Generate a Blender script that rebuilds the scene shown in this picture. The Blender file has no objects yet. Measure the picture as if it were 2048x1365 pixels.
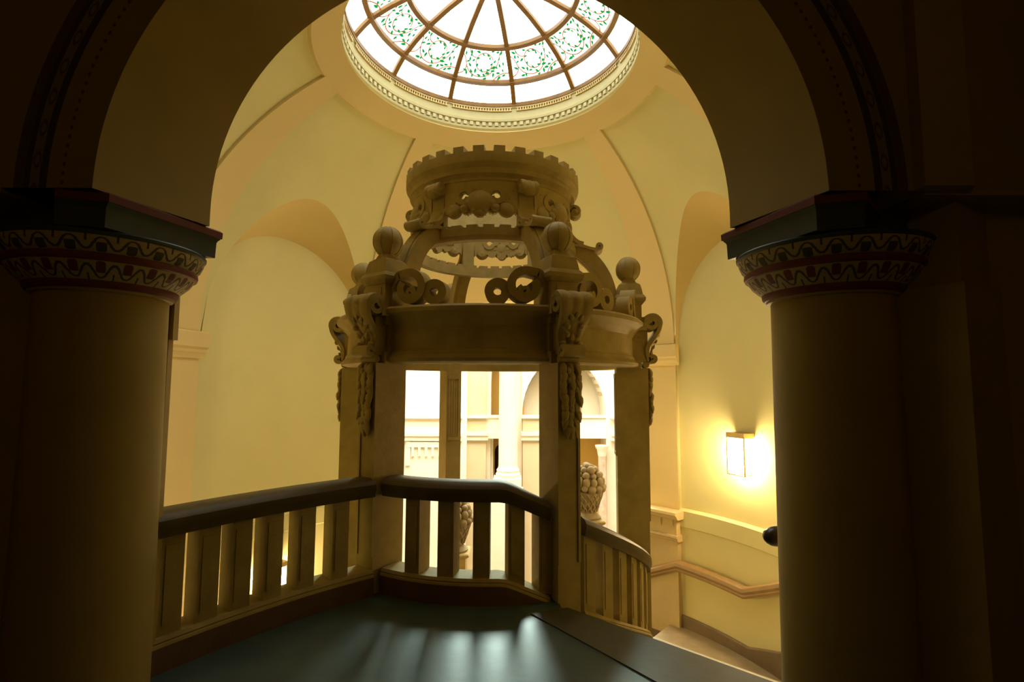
import bpy, math, random
from math import sin, cos, pi, radians as rad, sqrt, atan2
from mathutils import Vector, Matrix

SC = bpy.context.scene
COL = SC.collection
random.seed(7)

# ------------------------------------------------------------------ camera
EYE = 1.75
cam_d = bpy.data.cameras.new('camera')
cam_d.sensor_width = 36.0
cam_d.lens = 1027.2 / 2048 * 36.0
cam_d.clip_start = 0.05
cam = bpy.data.objects.new('camera', cam_d)
COL.objects.link(cam)
PITCH, ROLL = 0.08386, 0.00344
cam.matrix_world = (Matrix.Translation((0, 0, EYE)) @ Matrix.Rotation(pi / 2 + PITCH, 4, 'X')
                    @ Matrix.Rotation(ROLL, 4, 'Z'))
SC.camera = cam

# ------------------------------------------------------------------ world, light, exposure
SC.view_settings.view_transform = 'Standard'
SC.view_settings.look = 'None'
SC.view_settings.gamma = 1.0
SC.view_settings.exposure = -0.08
SC.view_settings.use_curve_mapping = False
W = bpy.data.worlds.new('world')
SC.world = W
W.use_nodes = True
W.node_tree.nodes['Background'].inputs[0].default_value = (1.0, 0.86, 0.6, 1)
W.node_tree.nodes['Background'].inputs[1].default_value = 0.01
SKYLIGHT = 5.6          # radiance of the frosted dome glass
HALL_W = 5000.0         # daylight coming down through the great hall's glass roof
SCONCE = 115.0           # radiance of the sconce shades


def area_light(name, loc, rot, sx, sy, power, color):
    d = bpy.data.lights.new(name, 'AREA')
    d.shape = 'RECTANGLE'
    d.size, d.size_y = sx, sy
    d.energy = power
    d.color = color
    o = bpy.data.objects.new(name, d)
    o.location = loc
    o.rotation_euler = rot
    COL.objects.link(o)
    return o


area_light('hall_roof_daylight', (0, 15.0, 8.8), (rad(24), 0, 0), 14, 7, HALL_W, (1.0, 0.94, 0.80))
cw = area_light('hall_clerestory_window', (0.5, 19.6, 6.1), (rad(-70), 0, 0), 5.0, 2.2, 430.0, (0.74, 1.0, 0.88))
cw.data.spread = rad(70)
d = bpy.data.lights.new('corridor_fill', 'POINT')  # added dim warm fill, unseen behind the camera
d.energy = 15.0
d.color = (1.0, 0.66, 0.2)
d.shadow_soft_size = 0.3
o = bpy.data.objects.new('corridor_fill', d)
o.location = (-0.3, -2.6, 3.6)
COL.objects.link(o)

# ------------------------------------------------------------------ materials


def new_mat(name):
    m = bpy.data.materials.new(name)
    m.use_nodes = True
    nt = m.node_tree
    return m, nt, nt.nodes['Principled BSDF']


def surf(name, c1, c2, scale=6.0, rough=0.8, bump=0.15, spec=0.3, detail=6.0, bscale=None, metal=0.0):
    """two-tone noise surface with a fine bump"""
    m, nt, b = new_mat(name)
    tc = nt.nodes.new('ShaderNodeTexCoord')
    n = nt.nodes.new('ShaderNodeTexNoise')
    n.inputs['Scale'].default_value = scale
    n.inputs['Detail'].default_value = detail
    n.inputs['Roughness'].default_value = 0.6
    r = nt.nodes.new('ShaderNodeValToRGB')
    r.color_ramp.elements[0].position = 0.3
    r.color_ramp.elements[1].position = 0.7
    r.color_ramp.elements[0].color = (*c1, 1)
    r.color_ramp.elements[1].color = (*c2, 1)
    nt.links.new(tc.outputs['Object'], n.inputs['Vector'])
    nt.links.new(n.outputs['Fac'], r.inputs['Fac'])
    nt.links.new(r.outputs['Color'], b.inputs['Base Color'])
    b.inputs['Roughness'].default_value = rough
    b.inputs['Specular IOR Level'].default_value = spec
    b.inputs['Metallic'].default_value = metal
    if bump:
        n2 = nt.nodes.new('ShaderNodeTexNoise')
        n2.inputs['Scale'].default_value = bscale or scale * 9
        n2.inputs['Detail'].default_value = 4
        bp = nt.nodes.new('ShaderNodeBump')
        bp.inputs['Strength'].default_value = bump
        bp.inputs['Distance'].default_value = 0.01
        nt.links.new(tc.outputs['Object'], n2.inputs['Vector'])
        nt.links.new(n2.outputs['Fac'], bp.inputs['Height'])
        nt.links.new(bp.outputs['Normal'], b.inputs['Normal'])
    return m


def glow(name, color, strength):
    m = bpy.data.materials.new(name)
    m.use_nodes = True
    nt = m.node_tree
    nt.nodes.clear()
    e = nt.nodes.new('ShaderNodeEmission')
    e.inputs[0].default_value = (*color, 1)
    e.inputs[1].default_value = strength
    out = nt.nodes.new('ShaderNodeOutputMaterial')
    nt.links.new(e.outputs[0], out.inputs[0])
    return m


PLASTER = surf('cream_plaster', (0.70, 0.62, 0.275), (0.74, 0.655, 0.30), 1.5, 0.85, 0.05, 0.2)
TAN = surf('tan_plaster', (0.76, 0.585, 0.25), (0.79, 0.61, 0.27), 1.5, 0.85, 0.05, 0.2)
CREAM = surf('moulding_cream', (0.53, 0.47, 0.24), (0.57, 0.50, 0.26), 2.0, 0.7, 0.05, 0.3)
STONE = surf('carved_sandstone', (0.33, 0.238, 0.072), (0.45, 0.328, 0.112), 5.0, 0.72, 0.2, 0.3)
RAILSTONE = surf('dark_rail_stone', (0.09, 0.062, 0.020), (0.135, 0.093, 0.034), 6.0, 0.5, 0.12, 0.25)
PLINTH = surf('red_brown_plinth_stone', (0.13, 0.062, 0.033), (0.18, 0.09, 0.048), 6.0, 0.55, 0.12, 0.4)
SLATE = surf('green_slate_floor', (0.040, 0.066, 0.055), (0.072, 0.108, 0.090), 2.2, 0.44, 0.10, 0.6, bscale=14)
DARKSTONE = surf('darkened_sandstone', (0.20, 0.145, 0.06), (0.30, 0.22, 0.10), 7.0, 0.75, 0.3, 0.3)  # sandstone colour darkened to offset strong hall light on the baskets
KERB = surf('grey_kerb_stone', (0.065, 0.057, 0.028), (0.095, 0.084, 0.045), 4.0, 0.55, 0.08, 0.3)
GOLDSTONE = surf('golden_stone', (0.60, 0.45, 0.20), (0.68, 0.52, 0.25), 3.0, 0.6, 0.1, 0.3)
STEP = surf('warm_step_stone', (0.36, 0.28, 0.15), (0.46, 0.36, 0.2), 4.0, 0.5, 0.1, 0.4)
SKIRT = surf('brown_skirting', (0.20, 0.14, 0.07), (0.26, 0.18, 0.09), 4.0, 0.5, 0.08, 0.4)
COLUMNM = surf('painted_column_ochre', (0.33, 0.222, 0.052), (0.38, 0.26, 0.068), 2.5, 0.6, 0.06, 0.3)
TEAL = surf('dark_teal_paint', (0.036, 0.048, 0.040), (0.05, 0.066, 0.055), 3.0, 0.5, 0.05, 0.4)
RED = surf('oxblood_paint', (0.13, 0.026, 0.012), (0.165, 0.035, 0.017), 4.0, 0.6, 0.05, 0.3)
BUFF = surf('buff_paint', (0.40, 0.30, 0.12), (0.45, 0.34, 0.145), 5.0, 0.6, 0.05, 0.3)
INK = surf('dark_olive_paint', (0.06, 0.048, 0.02), (0.08, 0.066, 0.027), 5.0, 0.6, 0.05, 0.3)
HALL = surf('pale_limestone', (0.80, 0.72, 0.56), (0.86, 0.79, 0.64), 1.2, 0.7, 0.05, 0.3)
HALLD = surf('buff_limestone', (0.62, 0.50, 0.30), (0.68, 0.56, 0.36), 1.2, 0.7, 0.05, 0.3)
OCHRE = surf('ochre_wall_paint', (0.66, 0.40, 0.10), (0.70, 0.44, 0.12), 1.2, 0.8, 0.05, 0.2)
MARBLE = surf('pink_marble', (0.50, 0.33, 0.22), (0.74, 0.58, 0.44), 5.0, 0.3, 0.0, 0.5)
DARKDOOR = surf('dark_door_wood', (0.05, 0.035, 0.02), (0.08, 0.055, 0.03), 5.0, 0.5, 0.1, 0.4)
BLACKRAIL = surf('dark_wood_rail', (0.035, 0.022, 0.014), (0.055, 0.035, 0.02), 9.0, 0.3, 0.1, 0.5)
GOLDRAIL = surf('warm_wood_rail', (0.34, 0.20, 0.065), (0.42, 0.255, 0.085), 8.0, 0.4, 0.08, 0.5)
GILT = surf('gilded_bar', (0.17, 0.075, 0.006), (0.24, 0.11, 0.010), 9.0, 0.5, 0.05, 0.4)
BRASS = surf('brass_frame', (0.55, 0.38, 0.15), (0.62, 0.44, 0.18), 9.0, 0.35, 0.03, 0.5, metal=0.6)
GLASS = glow('frosted_daylit_glass', (0.97, 1.0, 0.93), SKYLIGHT)
LEAFG = glow('green_leaf_glass', (0.02, 0.42, 0.07), 1.0)
VINEG = glow('russet_vine_glass', (0.62, 0.20, 0.03), 1.0)
SHADE = glow('lit_sconce_glass', (1.0, 0.74, 0.42), SCONCE)


def arch_paint():
    """ochre wall with concentric painted bands round the arch"""
    m, nt, b = new_mat('painted_arch_face')
    tc = nt.nodes.new('ShaderNodeTexCoord')
    sp = nt.nodes.new('ShaderNodeSeparateXYZ')
    nt.links.new(tc.outputs['Object'], sp.inputs[0])

    def mt(op, a, bb=None):
        n = nt.nodes.new('ShaderNodeMath')
        n.operation = op
        for i, v in enumerate((a, bb)):
            if v is None:
                continue
            if isinstance(v, (int, float)):
                n.inputs[i].default_value = v
            else:
                nt.links.new(v, n.inputs[i])
        return n.outputs[0]
    dx = mt('DIVIDE', mt('SUBTRACT', sp.outputs[0], -0.25), 0.923)
    dz = mt('DIVIDE', mt('SUBTRACT', sp.outputs[2], 2.664), 0.923)
    r = mt('SQRT', mt('ADD', mt('MULTIPLY', dx, dx), mt('MULTIPLY', dz, dz)))
    ang = mt('ARCTAN2', dz, dx)
    rr = mt('DIVIDE', mt('SUBTRACT', r, 1.9), 0.6)
    ramp = nt.nodes.new('ShaderNodeValToRGB')
    ramp.color_ramp.interpolation = 'CONSTANT'
    nt.links.new(rr, ramp.inputs[0])
    buff, dk, rd = (0.29, 0.20, 0.06, 1), (0.055, 0.03, 0.022, 1), (0.10, 0.05, 0.022, 1)
    lt = (0.20, 0.15, 0.085, 1)
    els = [(0.0, buff), (0.43, dk), (0.50, lt), (0.58, dk), (0.63, rd), (0.72, buff)]
    cr = ramp.color_ramp
    cr.elements[0].position, cr.elements[0].color = els[0]
    cr.elements[1].position, cr.elements[1].color = els[1]
    for p, c in els[2:]:
        e = cr.elements.new(p)
        e.color = c
    # a row of dots, and rings in the pale band
    dots = mt('LESS_THAN', mt('ADD', mt('POWER', mt('MULTIPLY', mt('SUBTRACT', r, 2.08), 110.0), 2.0),
                              mt('POWER', mt('MULTIPLY', mt('SINE', mt('MULTIPLY', ang, 130.0)), 1.5), 2.0)), 1.0)
    rings = mt('LESS_THAN', mt('ABSOLUTE', mt('SUBTRACT', mt('ADD', mt('POWER', mt('MULTIPLY', mt('SUBTRACT', r, 2.224), 50.0), 2.0),
                               mt('POWER', mt('MULTIPLY', mt('SINE', mt('MULTIPLY', ang, 40.0)), 1.3), 2.0)), 0.7)), 0.3)
    mix1 = nt.nodes.new('ShaderNodeMixRGB')
    nt.links.new(mt('MAXIMUM', dots, rings), mix1.inputs[0])
    nt.links.new(ramp.outputs[0], mix1.inputs[1])
    mix1.inputs[2].default_value = (0.10, 0.05, 0.03, 1)
    nt.links.new(mix1.outputs[0], b.inputs['Base Color'])
    b.inputs['Roughness'].default_value = 0.75
    return m


ARCHPAINT = arch_paint()

# ------------------------------------------------------------------ mesh helper


class MB:
    def __init__(self):
        self.v, self.f, self.mi = [], [], []

    def add(self, vs, fs, mi=0):
        n = len(self.v)
        self.v += [tuple(p) for p in vs]
        self.f += [tuple(i + n for i in f) for f in fs]
        self.mi += [mi] * len(fs)
        return self

    def box(self, x0, x1, y0, y1, z0, z1, mi=0, xf=None):
        vs = [(x, y, z) for z in (z0, z1) for y in (y0, y1) for x in (x0, x1)]
        if xf:
            vs = [xf(*p) for p in vs]
        fs = [(0, 2, 3, 1), (4, 5, 7, 6), (0, 1, 5, 4), (2, 6, 7, 3), (0, 4, 6, 2), (1, 3, 7, 5)]
        return self.add(vs, fs, mi)

    def prism(self, poly, z0, z1, mi=0):
        n = len(poly)
        vs = [(x, y, z0) for x, y in poly] + [(x, y, z1) for x, y in poly]
        fs = [tuple(range(n - 1, -1, -1)), tuple(range(n, 2 * n))]
        fs += [(i, (i + 1) % n, n + (i + 1) % n, n + i) for i in range(n)]
        return self.add(vs, fs, mi)

    def loft(self, rings, closed=True, caps=True, mi=0):
        """rings: equal-length point lists; closed: each ring is a loop"""
        n = len(rings[0])
        vs = [p for r in rings for p in r]
        fs = []
        m = n if closed else n - 1
        for k in range(len(rings) - 1):
            for i in range(m):
                j = (i + 1) % n
                fs.append((k * n + i, k * n + j, (k + 1) * n + j, (k + 1) * n + i))
        if caps and closed:
            fs.append(tuple(range(n - 1, -1, -1)))
            fs.append(tuple((len(rings) - 1) * n + i for i in range(n)))
        return self.add(vs, fs, mi)

    def revolve(self, prof, c=(0, 0), a0=0.0, a1=360.0, n=96, loop=True, mi=0):
        """prof: (r, z) list swept round a vertical axis; loop: profile closes on itself"""
        full = abs(a1 - a0) >= 359.99
        rings = []
        for k in range(n if full else n + 1):
            a = rad(a0 + (a1 - a0) * k / n)
            rings.append([(c[0] + r * cos(a), c[1] + r * sin(a), z) for r, z in prof])
        if full:
            rings.append(rings[0])
        return self.loft(rings, closed=loop, caps=loop and not full, mi=mi)

    def ellipsoid(self, c, rx, ry, rz, nu=14, nv=9, axes=None, mi=0):
        ax = axes or (Vector((1, 0, 0)), Vector((0, 1, 0)), Vector((0, 0, 1)))
        rings = []
        for j in range(nv + 1):
            t = -pi / 2 + pi * j / nv
            rr = max(cos(t), 0.02)
            rings.append([Vector(c) + ax[0] * (rx * rr * cos(2 * pi * i / nu)) + ax[1] * (ry * rr * sin(2 * pi * i / nu)) + ax[2] * (rz * sin(t)) for i in range(nu)])
        return self.loft(rings, mi=mi)

    def tube(self, path, r, n=10, sq=1.0, mi=0):
        P = [Vector(p) for p in path]
        rs = r if isinstance(r, (list, tuple)) else [r] * len(P)
        rings = []
        for k, p in enumerate(P):
            t = (P[min(k + 1, len(P) - 1)] - P[max(k - 1, 0)]).normalized()
            up = Vector((0, 0, 1)) if abs(t.z) < 0.95 else Vector((1, 0, 0))
            s = t.cross(up).normalized()
            u = s.cross(t).normalized()
            rings.append([p + s * (rs[k] * cos(2 * pi * i / n)) + u * (rs[k] * sq * sin(2 * pi * i / n)) for i in range(n)])
        return self.loft(rings, mi=mi)

    def sweep(self, path, prof, mi=0):
        """prof: (out, up) loop carried upright along path; 'out' is to the right of travel"""
        P = [Vector(p) for p in path]
        rings = []
        for k, p in enumerate(P):
            a, b2 = P[max(k - 1, 0)], P[min(k + 1, len(P) - 1)]
            t = (b2 - a)
            t.z = 0
            t.normalize()
            s = Vector((t.y, -t.x, 0))
            rings.append([p + s * o_ + Vector((0, 0, u)) for o_, u in prof])
        return self.loft(rings, mi=mi)

    def ribbon(self, path, th, wid, xf, nw=1, lobe=0.0, nl=3, mi=0):
        """a flat band whose centre line is path (a, b); extruded along w; xf maps (a, b, w) to space"""
        n = len(path)
        rings = []
        for k, (a, b_) in enumerate(path):
            a0, b0 = path[max(k - 1, 0)]
            a1, b1 = path[min(k + 1, n - 1)]
            dx, dy = a1 - a0, b1 - b0
            L = sqrt(dx * dx + dy * dy) or 1
            nx, ny = -dy / L, dx / L
            t = th[k] if isinstance(th, list) else th
            w = wid[k] if isinstance(wid, list) else wid
            ring = []
            for i in range(nw + 1):
                q = i / nw
                ex = t / 2 + lobe * abs(sin(pi * nl * q))
                ring.append(xf(a + nx * ex, b_ + ny * ex, w * (q - 0.5)))
            for i in range(nw, -1, -1):
                q = i / nw
                ring.append(xf(a - nx * t / 2, b_ - ny * t / 2, w * (q - 0.5)))
            rings.append(ring)
        return self.loft(rings, mi=mi)

    def build(self, name, mats, parent=None, smooth=35, org=None):
        me = bpy.data.meshes.new(name)
        off = Vector(org) if org is not None else (parent_loc(parent) if parent else Vector((0, 0, 0)))
        me.from_pydata([Vector(p) - off for p in self.v], [], self.f)
        if not isinstance(mats, (list, tuple)):
            mats = [mats]
        for m in mats:
            me.materials.append(m)
        for p, i in zip(me.polygons, self.mi):
            p.material_index = i
        me.validate()
        import bmesh
        bm = bmesh.new()
        bm.from_mesh(me)
        bmesh.ops.remove_doubles(bm, verts=bm.verts, dist=1e-5)
        bmesh.ops.recalc_face_normals(bm, faces=bm.faces)
        bm.to_mesh(me)
        bm.free()
        if smooth:
            me.polygons.foreach_set('use_smooth', [True] * len(me.polygons))
            me.set_sharp_from_angle(angle=rad(smooth))
        ob = bpy.data.objects.new(name, me)
        COL.objects.link(ob)
        if parent:
            ob.parent = parent
        elif org is not None:
            ob.location = off
        return ob


def parent_loc(p):
    v = Vector((0, 0, 0))
    while p is not None:
        v += p.location
        p = p.parent
    return v


def thing(name, label, cat, loc=(0, 0, 0), group=None):
    ob = bpy.data.objects.new(name, None)
    ob.empty_display_size = 0.2
    COL.objects.link(ob)
    ob.location = loc
    return tag(ob, label, cat, group)


def tag(ob, label, cat, group=None):
    ob['label'] = label
    ob['category'] = cat
    ob['kind'] = 'thing'
    if group:
        ob['group'] = group
    return ob


def struct(ob):
    ob['kind'] = 'structure'
    return ob


def copy_part(src, parent, rotz):
    c = src.copy()
    COL.objects.link(c)
    c.parent = parent
    c.rotation_euler = (0, 0, rotz)
    for ch in list(src.children):
        k = ch.copy()
        COL.objects.link(k)
        k.parent = c
    return c


def polar(c, r, a, z=0.0):
    return (c[0] + r * cos(rad(a)), c[1] + r * sin(rad(a)), z)


# ------------------------------------------------------------------ the rotunda (plan centre RC)
RC = (-0.258, 6.076)
DA, DB, DZ = 4.05, 3.7, 2.45      # dome: half axes and springing height
RW = 4.13                          # niche wall radius
ZLOW = -6.5
YW = 3.00                          # inner face of the arch wall
YB = 3.25                          # inner face of the walls beside it


def dome_r(z):
    return DA * sqrt(max(0.0, 1 - ((z - DZ) / DB) ** 2)) if z > DZ else DA


def dome_z(t):                      # t in 0..1 from springing to the crown ring
    z1 = 5.62
    a1 = math.asin((z1 - DZ) / DB)
    return DZ + DB * sin(a1 * t)


NICHES = [(7.5, 41.3, 24.4, 4.60, 4.12), (127.0, 168.0, 148.3, 4.60, 4.12)]
BACK = (49.7, 119.0, 84.35, 4.50, 3.42)


def lunette(a, sec, outer=True):
    a0, a1, ac, zo, zi = sec
    h = (a1 - ac) if a > ac else (ac - a0)
    q = max(0.0, 1 - ((a - ac) / h) ** 2)
    top = zo if outer else zi
    return 2.3 + (top - 2.3) * q ** 0.46


shell = MB()      # dome + near wall
NT = 28
step = 1.0


def dome_column(a, z_from):
    pts = []
    t0 = 0.0
    if z_from > DZ:
        a1 = math.asin((5.62 - DZ) / DB)
        t0 = math.asin((z_from - DZ) / DB) / a1
    for k in range(NT + 1):
        z = dome_z(t0 + (1 - t0) * k / NT)
        pts.append(polar(RC, dome_r(z), a, z))
    return pts


def sector_angles(a0, a1, n):
    return [a0 + (a1 - a0) * k / n for k in range(n + 1)]


dome = MB()
for sec in NICHES + [BACK]:
    A = sector_angles(sec[0], sec[1], 60)
    dome.loft([dome_column(a, lunette(a, sec)) for a in A], closed=False)
for a0, a1 in ((41.3, 49.7), (119.0, 127.0), (168.0, 177.0), (-4.0, 7.5)):
    dome.loft([dome_column(a, DZ) for a in sector_angles(a0, a1, 6)], closed=False)
# camera side, cut where the arch wall stands
A = sector_angles(177.0, 356.0, 120)
cols = [dome_column(a, DZ) for a in A]
for i in range(len(A) - 1):
    for k in range(NT):
        q = [cols[i][k], cols[i + 1][k], cols[i + 1][k + 1], cols[i][k + 1]]
        if all(p[1] < YW + 0.02 for p in q):
            continue
        q = [(p[0], max(p[1], YW + 0.02), p[2]) for p in q]
        dome.add(q, [(0, 1, 2, 3)])
struct(dome.build('ceiling', PLASTER, smooth=40))

# niche soffits (the curved lunette reveals) and niche walls
for n, sec in enumerate(NICHES):
    m = MB()
    A = sector_angles(sec[0], sec[1], 60)
    rings = []
    for a in A:
        zo, zi = lunette(a, sec), lunette(a, sec, False)
        ro = dome_r(zo)
        rings.append([polar(RC, ro, a, zo), polar(RC, RW, a, max(zi, 2.3))])
    m.loft(rings, closed=False, mi=1)
    m.loft([[polar(RC, RW, a, lunette(a, sec, False)), polar(RC, RW, a, -0.30)] for a in A], closed=False)
    # dado: lower wall stands proud, with a ledge
    m.loft([[polar(RC, RW, a, -0.30), polar(RC, 4.04, a, -0.33), polar(RC, 4.04, a, -0.58), polar(RC, 4.06, a, -0.60), polar(RC, 4.06, a, ZLOW)] for a in A], closed=False)
    # returns at the pier edges
    for a in (sec[0], sec[1]):
        m.add([polar(RC, DA, a, 2.6), polar(RC, RW, a, 2.6), polar(RC, RW, a, ZLOW), polar(RC, DA, a, ZLOW)], [(0, 1, 2, 3)])
    struct(m.build('wall_right' if n == 0 else 'wall_left', [PLASTER, TAN], smooth=40))

# back opening: lunette soffit, reveal through the wall
m = MB()
A = sector_angles(BACK[0], BACK[1], 72)
rings = []
for a in A:
    zo, zi = lunette(a, BACK), lunette(a, BACK, False)
    rings.append([polar(RC, dome_r(zo), a, zo), polar(RC, RW, a, max(zi, 2.3)), polar(RC, 4.85, a, max(zi, 2.3)), polar(RC, 4.85, a, 7.0)])
m.loft(rings, closed=False)
for a in (BACK[0], BACK[1]):
    m.add([polar(RC, DA, a, 2.6), polar(RC, 4.85, a, 2.6), polar(RC, 4.85, a, ZLOW), polar(RC, DA, a, ZLOW)], [(0, 1, 2, 3)])
struct(m.build('wall_back', TAN, smooth=40))

# piers below the ribs
for n, (a0, a1) in enumerate(((41.3, 49.7), (119.0, 127.0), (168.0, 177.0), (-4.0, 7.5))):
    m = MB()
    m.loft([[polar(RC, DA, a, 2.5), polar(RC, DA, a, ZLOW), polar(RC, 4.85, a, ZLOW), polar(RC, 4.85, a, 2.5)] for a in sector_angles(a0, a1, 6)], closed=True)
    struct(m.build('trim_%d' % (n + 1), TAN, smooth=40))
    # capital (impost) on the pier
    m = MB()
    prof = [(4.06, 2.08), (4.02, 2.08), (4.01, 2.13), (3.985, 2.16), (3.98, 2.20), (3.95, 2.23), (3.945, 2.42), (3.96, 2.44), (4.06, 2.44)]
    m.revolve(prof, RC, a0 - 0.9, a1 + 0.9, n=8)
    struct(m.build('trim_%d' % (n + 11), TAN, smooth=30))

# side wall on the camera side of the rotunda
m = MB()
for aa in (sector_angles(177.0, 226.0, 30), sector_angles(-46.0, -4.0, 30)):
    m.loft([[polar(RC, DA, a, 2.5), polar(RC, DA, a, ZLOW)] for a in aa], closed=False)
struct(m.build('wall_front', PLASTER, smooth=40))

# ribs and ring band, raised from the vault
RIBS = [(41.3, 49.7), (119.0, 127.0), (168.8, 178.6), (-4.5, 5.5), (221, 231), (309, 319)]
T = 0.035
for n, (a0, a1) in enumerate(RIBS):
    if n > 3:
        continue
    m = MB()
    rings = []
    for k in range(41):
        z = dome_z(k / 40)
        rr = dome_r(z)
        nz = (z - DZ) / DB ** 2
        nr = rr / DA ** 2
        L = sqrt(nz * nz + nr * nr)
        ri, zi = rr - T * nr / L, z - T * nz / L
        ring = [polar(RC, rr + .01, a0, z)]
        for i in range(7):
            ring.append(polar(RC, ri, a0 + (a1 - a0) * i / 6, zi))
        ring.append(polar(RC, rr + .01, a1, z))
        rings.append(ring)
    m.loft(rings, closed=False)
    struct(m.build('trim_%d' % (n + 21), TAN, smooth=40))
m = MB()
prof = []
for k in range(8):
    z = 5.60 + 0.16 * k / 7
    prof.append((dome_r(z) - 0.03, z - 0.02))
prof = [(dome_r(5.60) + 0.02, 5.60)] + prof + [(1.84, 5.78)]
m.revolve(prof, RC, n=128, loop=False)
struct(m.build('trim_31', TAN, smooth=40))

# ------------------------------------------------------------------ skylight
sky = thing('domed_skylight', 'round domed skylight of frosted glass with a painted leaf border, set in the vault', 'skylight', (RC[0], RC[1], 5.75))
m = MB()
# cornice rings: lip, dentil bed, fascia up to the glass
prof = [(1.93, 5.74), (1.88, 5.70), (1.855, 5.71), (1.85, 5.735), (1.825, 5.75), (1.82, 5.78), (1.79, 5.80), (1.785, 5.83), (1.80, 5.84), (1.80, 5.90), (1.765, 5.91), (1.76, 5.945),
        (1.80, 5.95), (1.80, 6.13), (1.775, 6.14), (1.775, 6.17), (1.86, 6.17), (1.95, 6.0)]
m.revolve(prof, RC, n=160)
m.build('cornice_ring', CREAM, sky, smooth=30)
m = MB()
for k in range(112):
    a = 360 / 112 * k
    ca, sa = cos(rad(a)), sin(rad(a))
    m.box(1.768, 1.802, -0.027, 0.027, 5.842, 5.898, xf=lambda x, y, z: (RC[0] + x * ca - y * sa, RC[1] + x * sa + y * ca, z))
m.build('dentil_course', CREAM, sky, smooth=None)['kind'] = 'stuff'
MUNT = [175.0, 145.7, 114.1, 81.0, 48.8, 18.6] + [18.6 - 29.1 * k for k in range(1, 7)]
R1, Z1, R2, Z2, R3, Z3 = 1.80, 6.20, 1.567, 6.45, 1.085, 6.70
CR = [(1.80, 6.20), (1.70, 6.32), (1.567, 6.45), (1.34, 6.585), (1.085, 6.70), (0.75, 6.80), (0.4, 6.87), (0.06, 6.89)]


def crz(r):
    for (ra, za), (rb, zb) in zip(CR, CR[1:]):
        if rb <= r <= ra:
            return za + (zb - za) * (ra - r) / (ra - rb)
    return CR[-1][1]


def pane(a0, a1, ra, rb, name, motif=False):
    mm = MB()
    na, nr = 16, 10
    rings = []
    for i in range(na + 1):
        a = a0 + (a1 - a0) * i / na
        rings.append([polar(RC, ra + (rb - ra) * j / nr, a, crz(ra + (rb - ra) * j / nr)) for j in range(nr + 1)])
    mm.loft(rings, closed=False)
    if motif:
        def P(s, t, off=0.020):
            r = ra + (rb - ra) * t
            return Vector(polar(RC, r, a0 + (a1 - a0) * s, crz(r) - off))
        asp = rad(abs(a1 - a0)) * (ra + rb) / 2 / abs(ra - rb)      # width to height

        def line(pts, w=0.016):
            for (s0, t0), (s1, t1) in zip(pts, pts[1:]):
                dx, dy = (s1 - s0) * asp, t1 - t0
                L = sqrt(dx * dx + dy * dy) or 1
                ox, oy = -dy / L * w / asp, dx / L * w
                mm.add([P(s0 + ox, t0 + oy), P(s0 - ox, t0 - oy), P(s1 - ox, t1 - oy), P(s1 + ox, t1 + oy)], [(0, 1, 2, 3)], 2)

        used = []

        def leaf(s, t, ang, L):
            c, sn = cos(ang), sin(ang)
            mx, my = s * asp + L * .5 * c, t + L * .5 * sn
            if any((mx - ux) ** 2 + (my - uy) ** 2 < .0072 for ux, uy in used):
                return
            pts = []
            for u, w in ((0, 0), (.3, .19), (.6, .17), (1, 0), (.6, -.17), (.3, -.19)):
                x, y = u * L, w * L * 1.15
                S, TT = s + (x * c - y * sn) / asp, t + x * sn + y * c
                if not (0.06 < S < 0.94 and 0.07 < TT < 0.93):
                    return
                pts.append(P(S, TT, 0.022))
            used.append((mx, my))
            mm.add(pts, [tuple(range(6))], 1)

        def bez(p0, p1, p2, p3, n=14):
            out = []
            for k in range(n + 1):
                q = k / n
                out.append(tuple((1 - q) ** 3 * p0[i] + 3 * (1 - q) ** 2 * q * p1[i] + 3 * (1 - q) * q * q * p2[i] + q ** 3 * p3[i] for i in (0, 1)))
            return out
        curves = []
        sp = []
        for k in range(30):
            th = rad(165 - 350 * k / 29)
            rr = 0.29 - 0.045 * k / 29
            sp.append((0.5 + rr * cos(th) / asp, 0.55 + rr * sin(th)))
        curves.append((sp, 1))
        curves.append((bez((0.02, 0.93), (0.25, 0.98), (0.16, 0.55), (0.30, 0.40)) , 1))
        curves.append((bez((0.30, 0.40), (0.42, 0.10), (0.72, 0.02), (0.84, 0.42)) + bez((0.84, 0.42), (0.88, 0.6), (0.90, 0.68), (0.98, 0.74)), 1))
        curves.append((bez((0.84, 0.42), (0.84, 0.25), (0.9, 0.18), (0.99, 0.14)), 1))
        curves.append((bez((0.02, 0.26), (0.16, 0.3), (0.26, 0.2), (0.34, 0.05)), 1))
        curves.append((bez((0.66, 0.68), (0.74, 0.66), (0.8, 0.74), (0.84, 0.9)), 1))
        for pts, _ in curves:
            line(pts)
            acc = 0.0
            sgn = 1
            for (s0, t0), (s1, t1) in zip(pts, pts[1:]):
                dx, dy = (s1 - s0) * asp, t1 - t0
                acc += sqrt(dx * dx + dy * dy)
                if acc > 0.075:
                    acc = 0
                    sgn = -sgn
                    b_ = atan2(dy, dx) + sgn * 0.75
                    for off, ln in ((0.045, 0.165), (0.215, 0.14)):
                        leaf(s1 + off * cos(b_ + 0.1 * sgn) / asp, t1 + off * sin(b_ + 0.1 * sgn), b_ - 0.25 * sgn, ln * random.uniform(.85, 1.1))
    mm.build(name, [GLASS, LEAFG, VINEG], sky, smooth=None)


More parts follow.
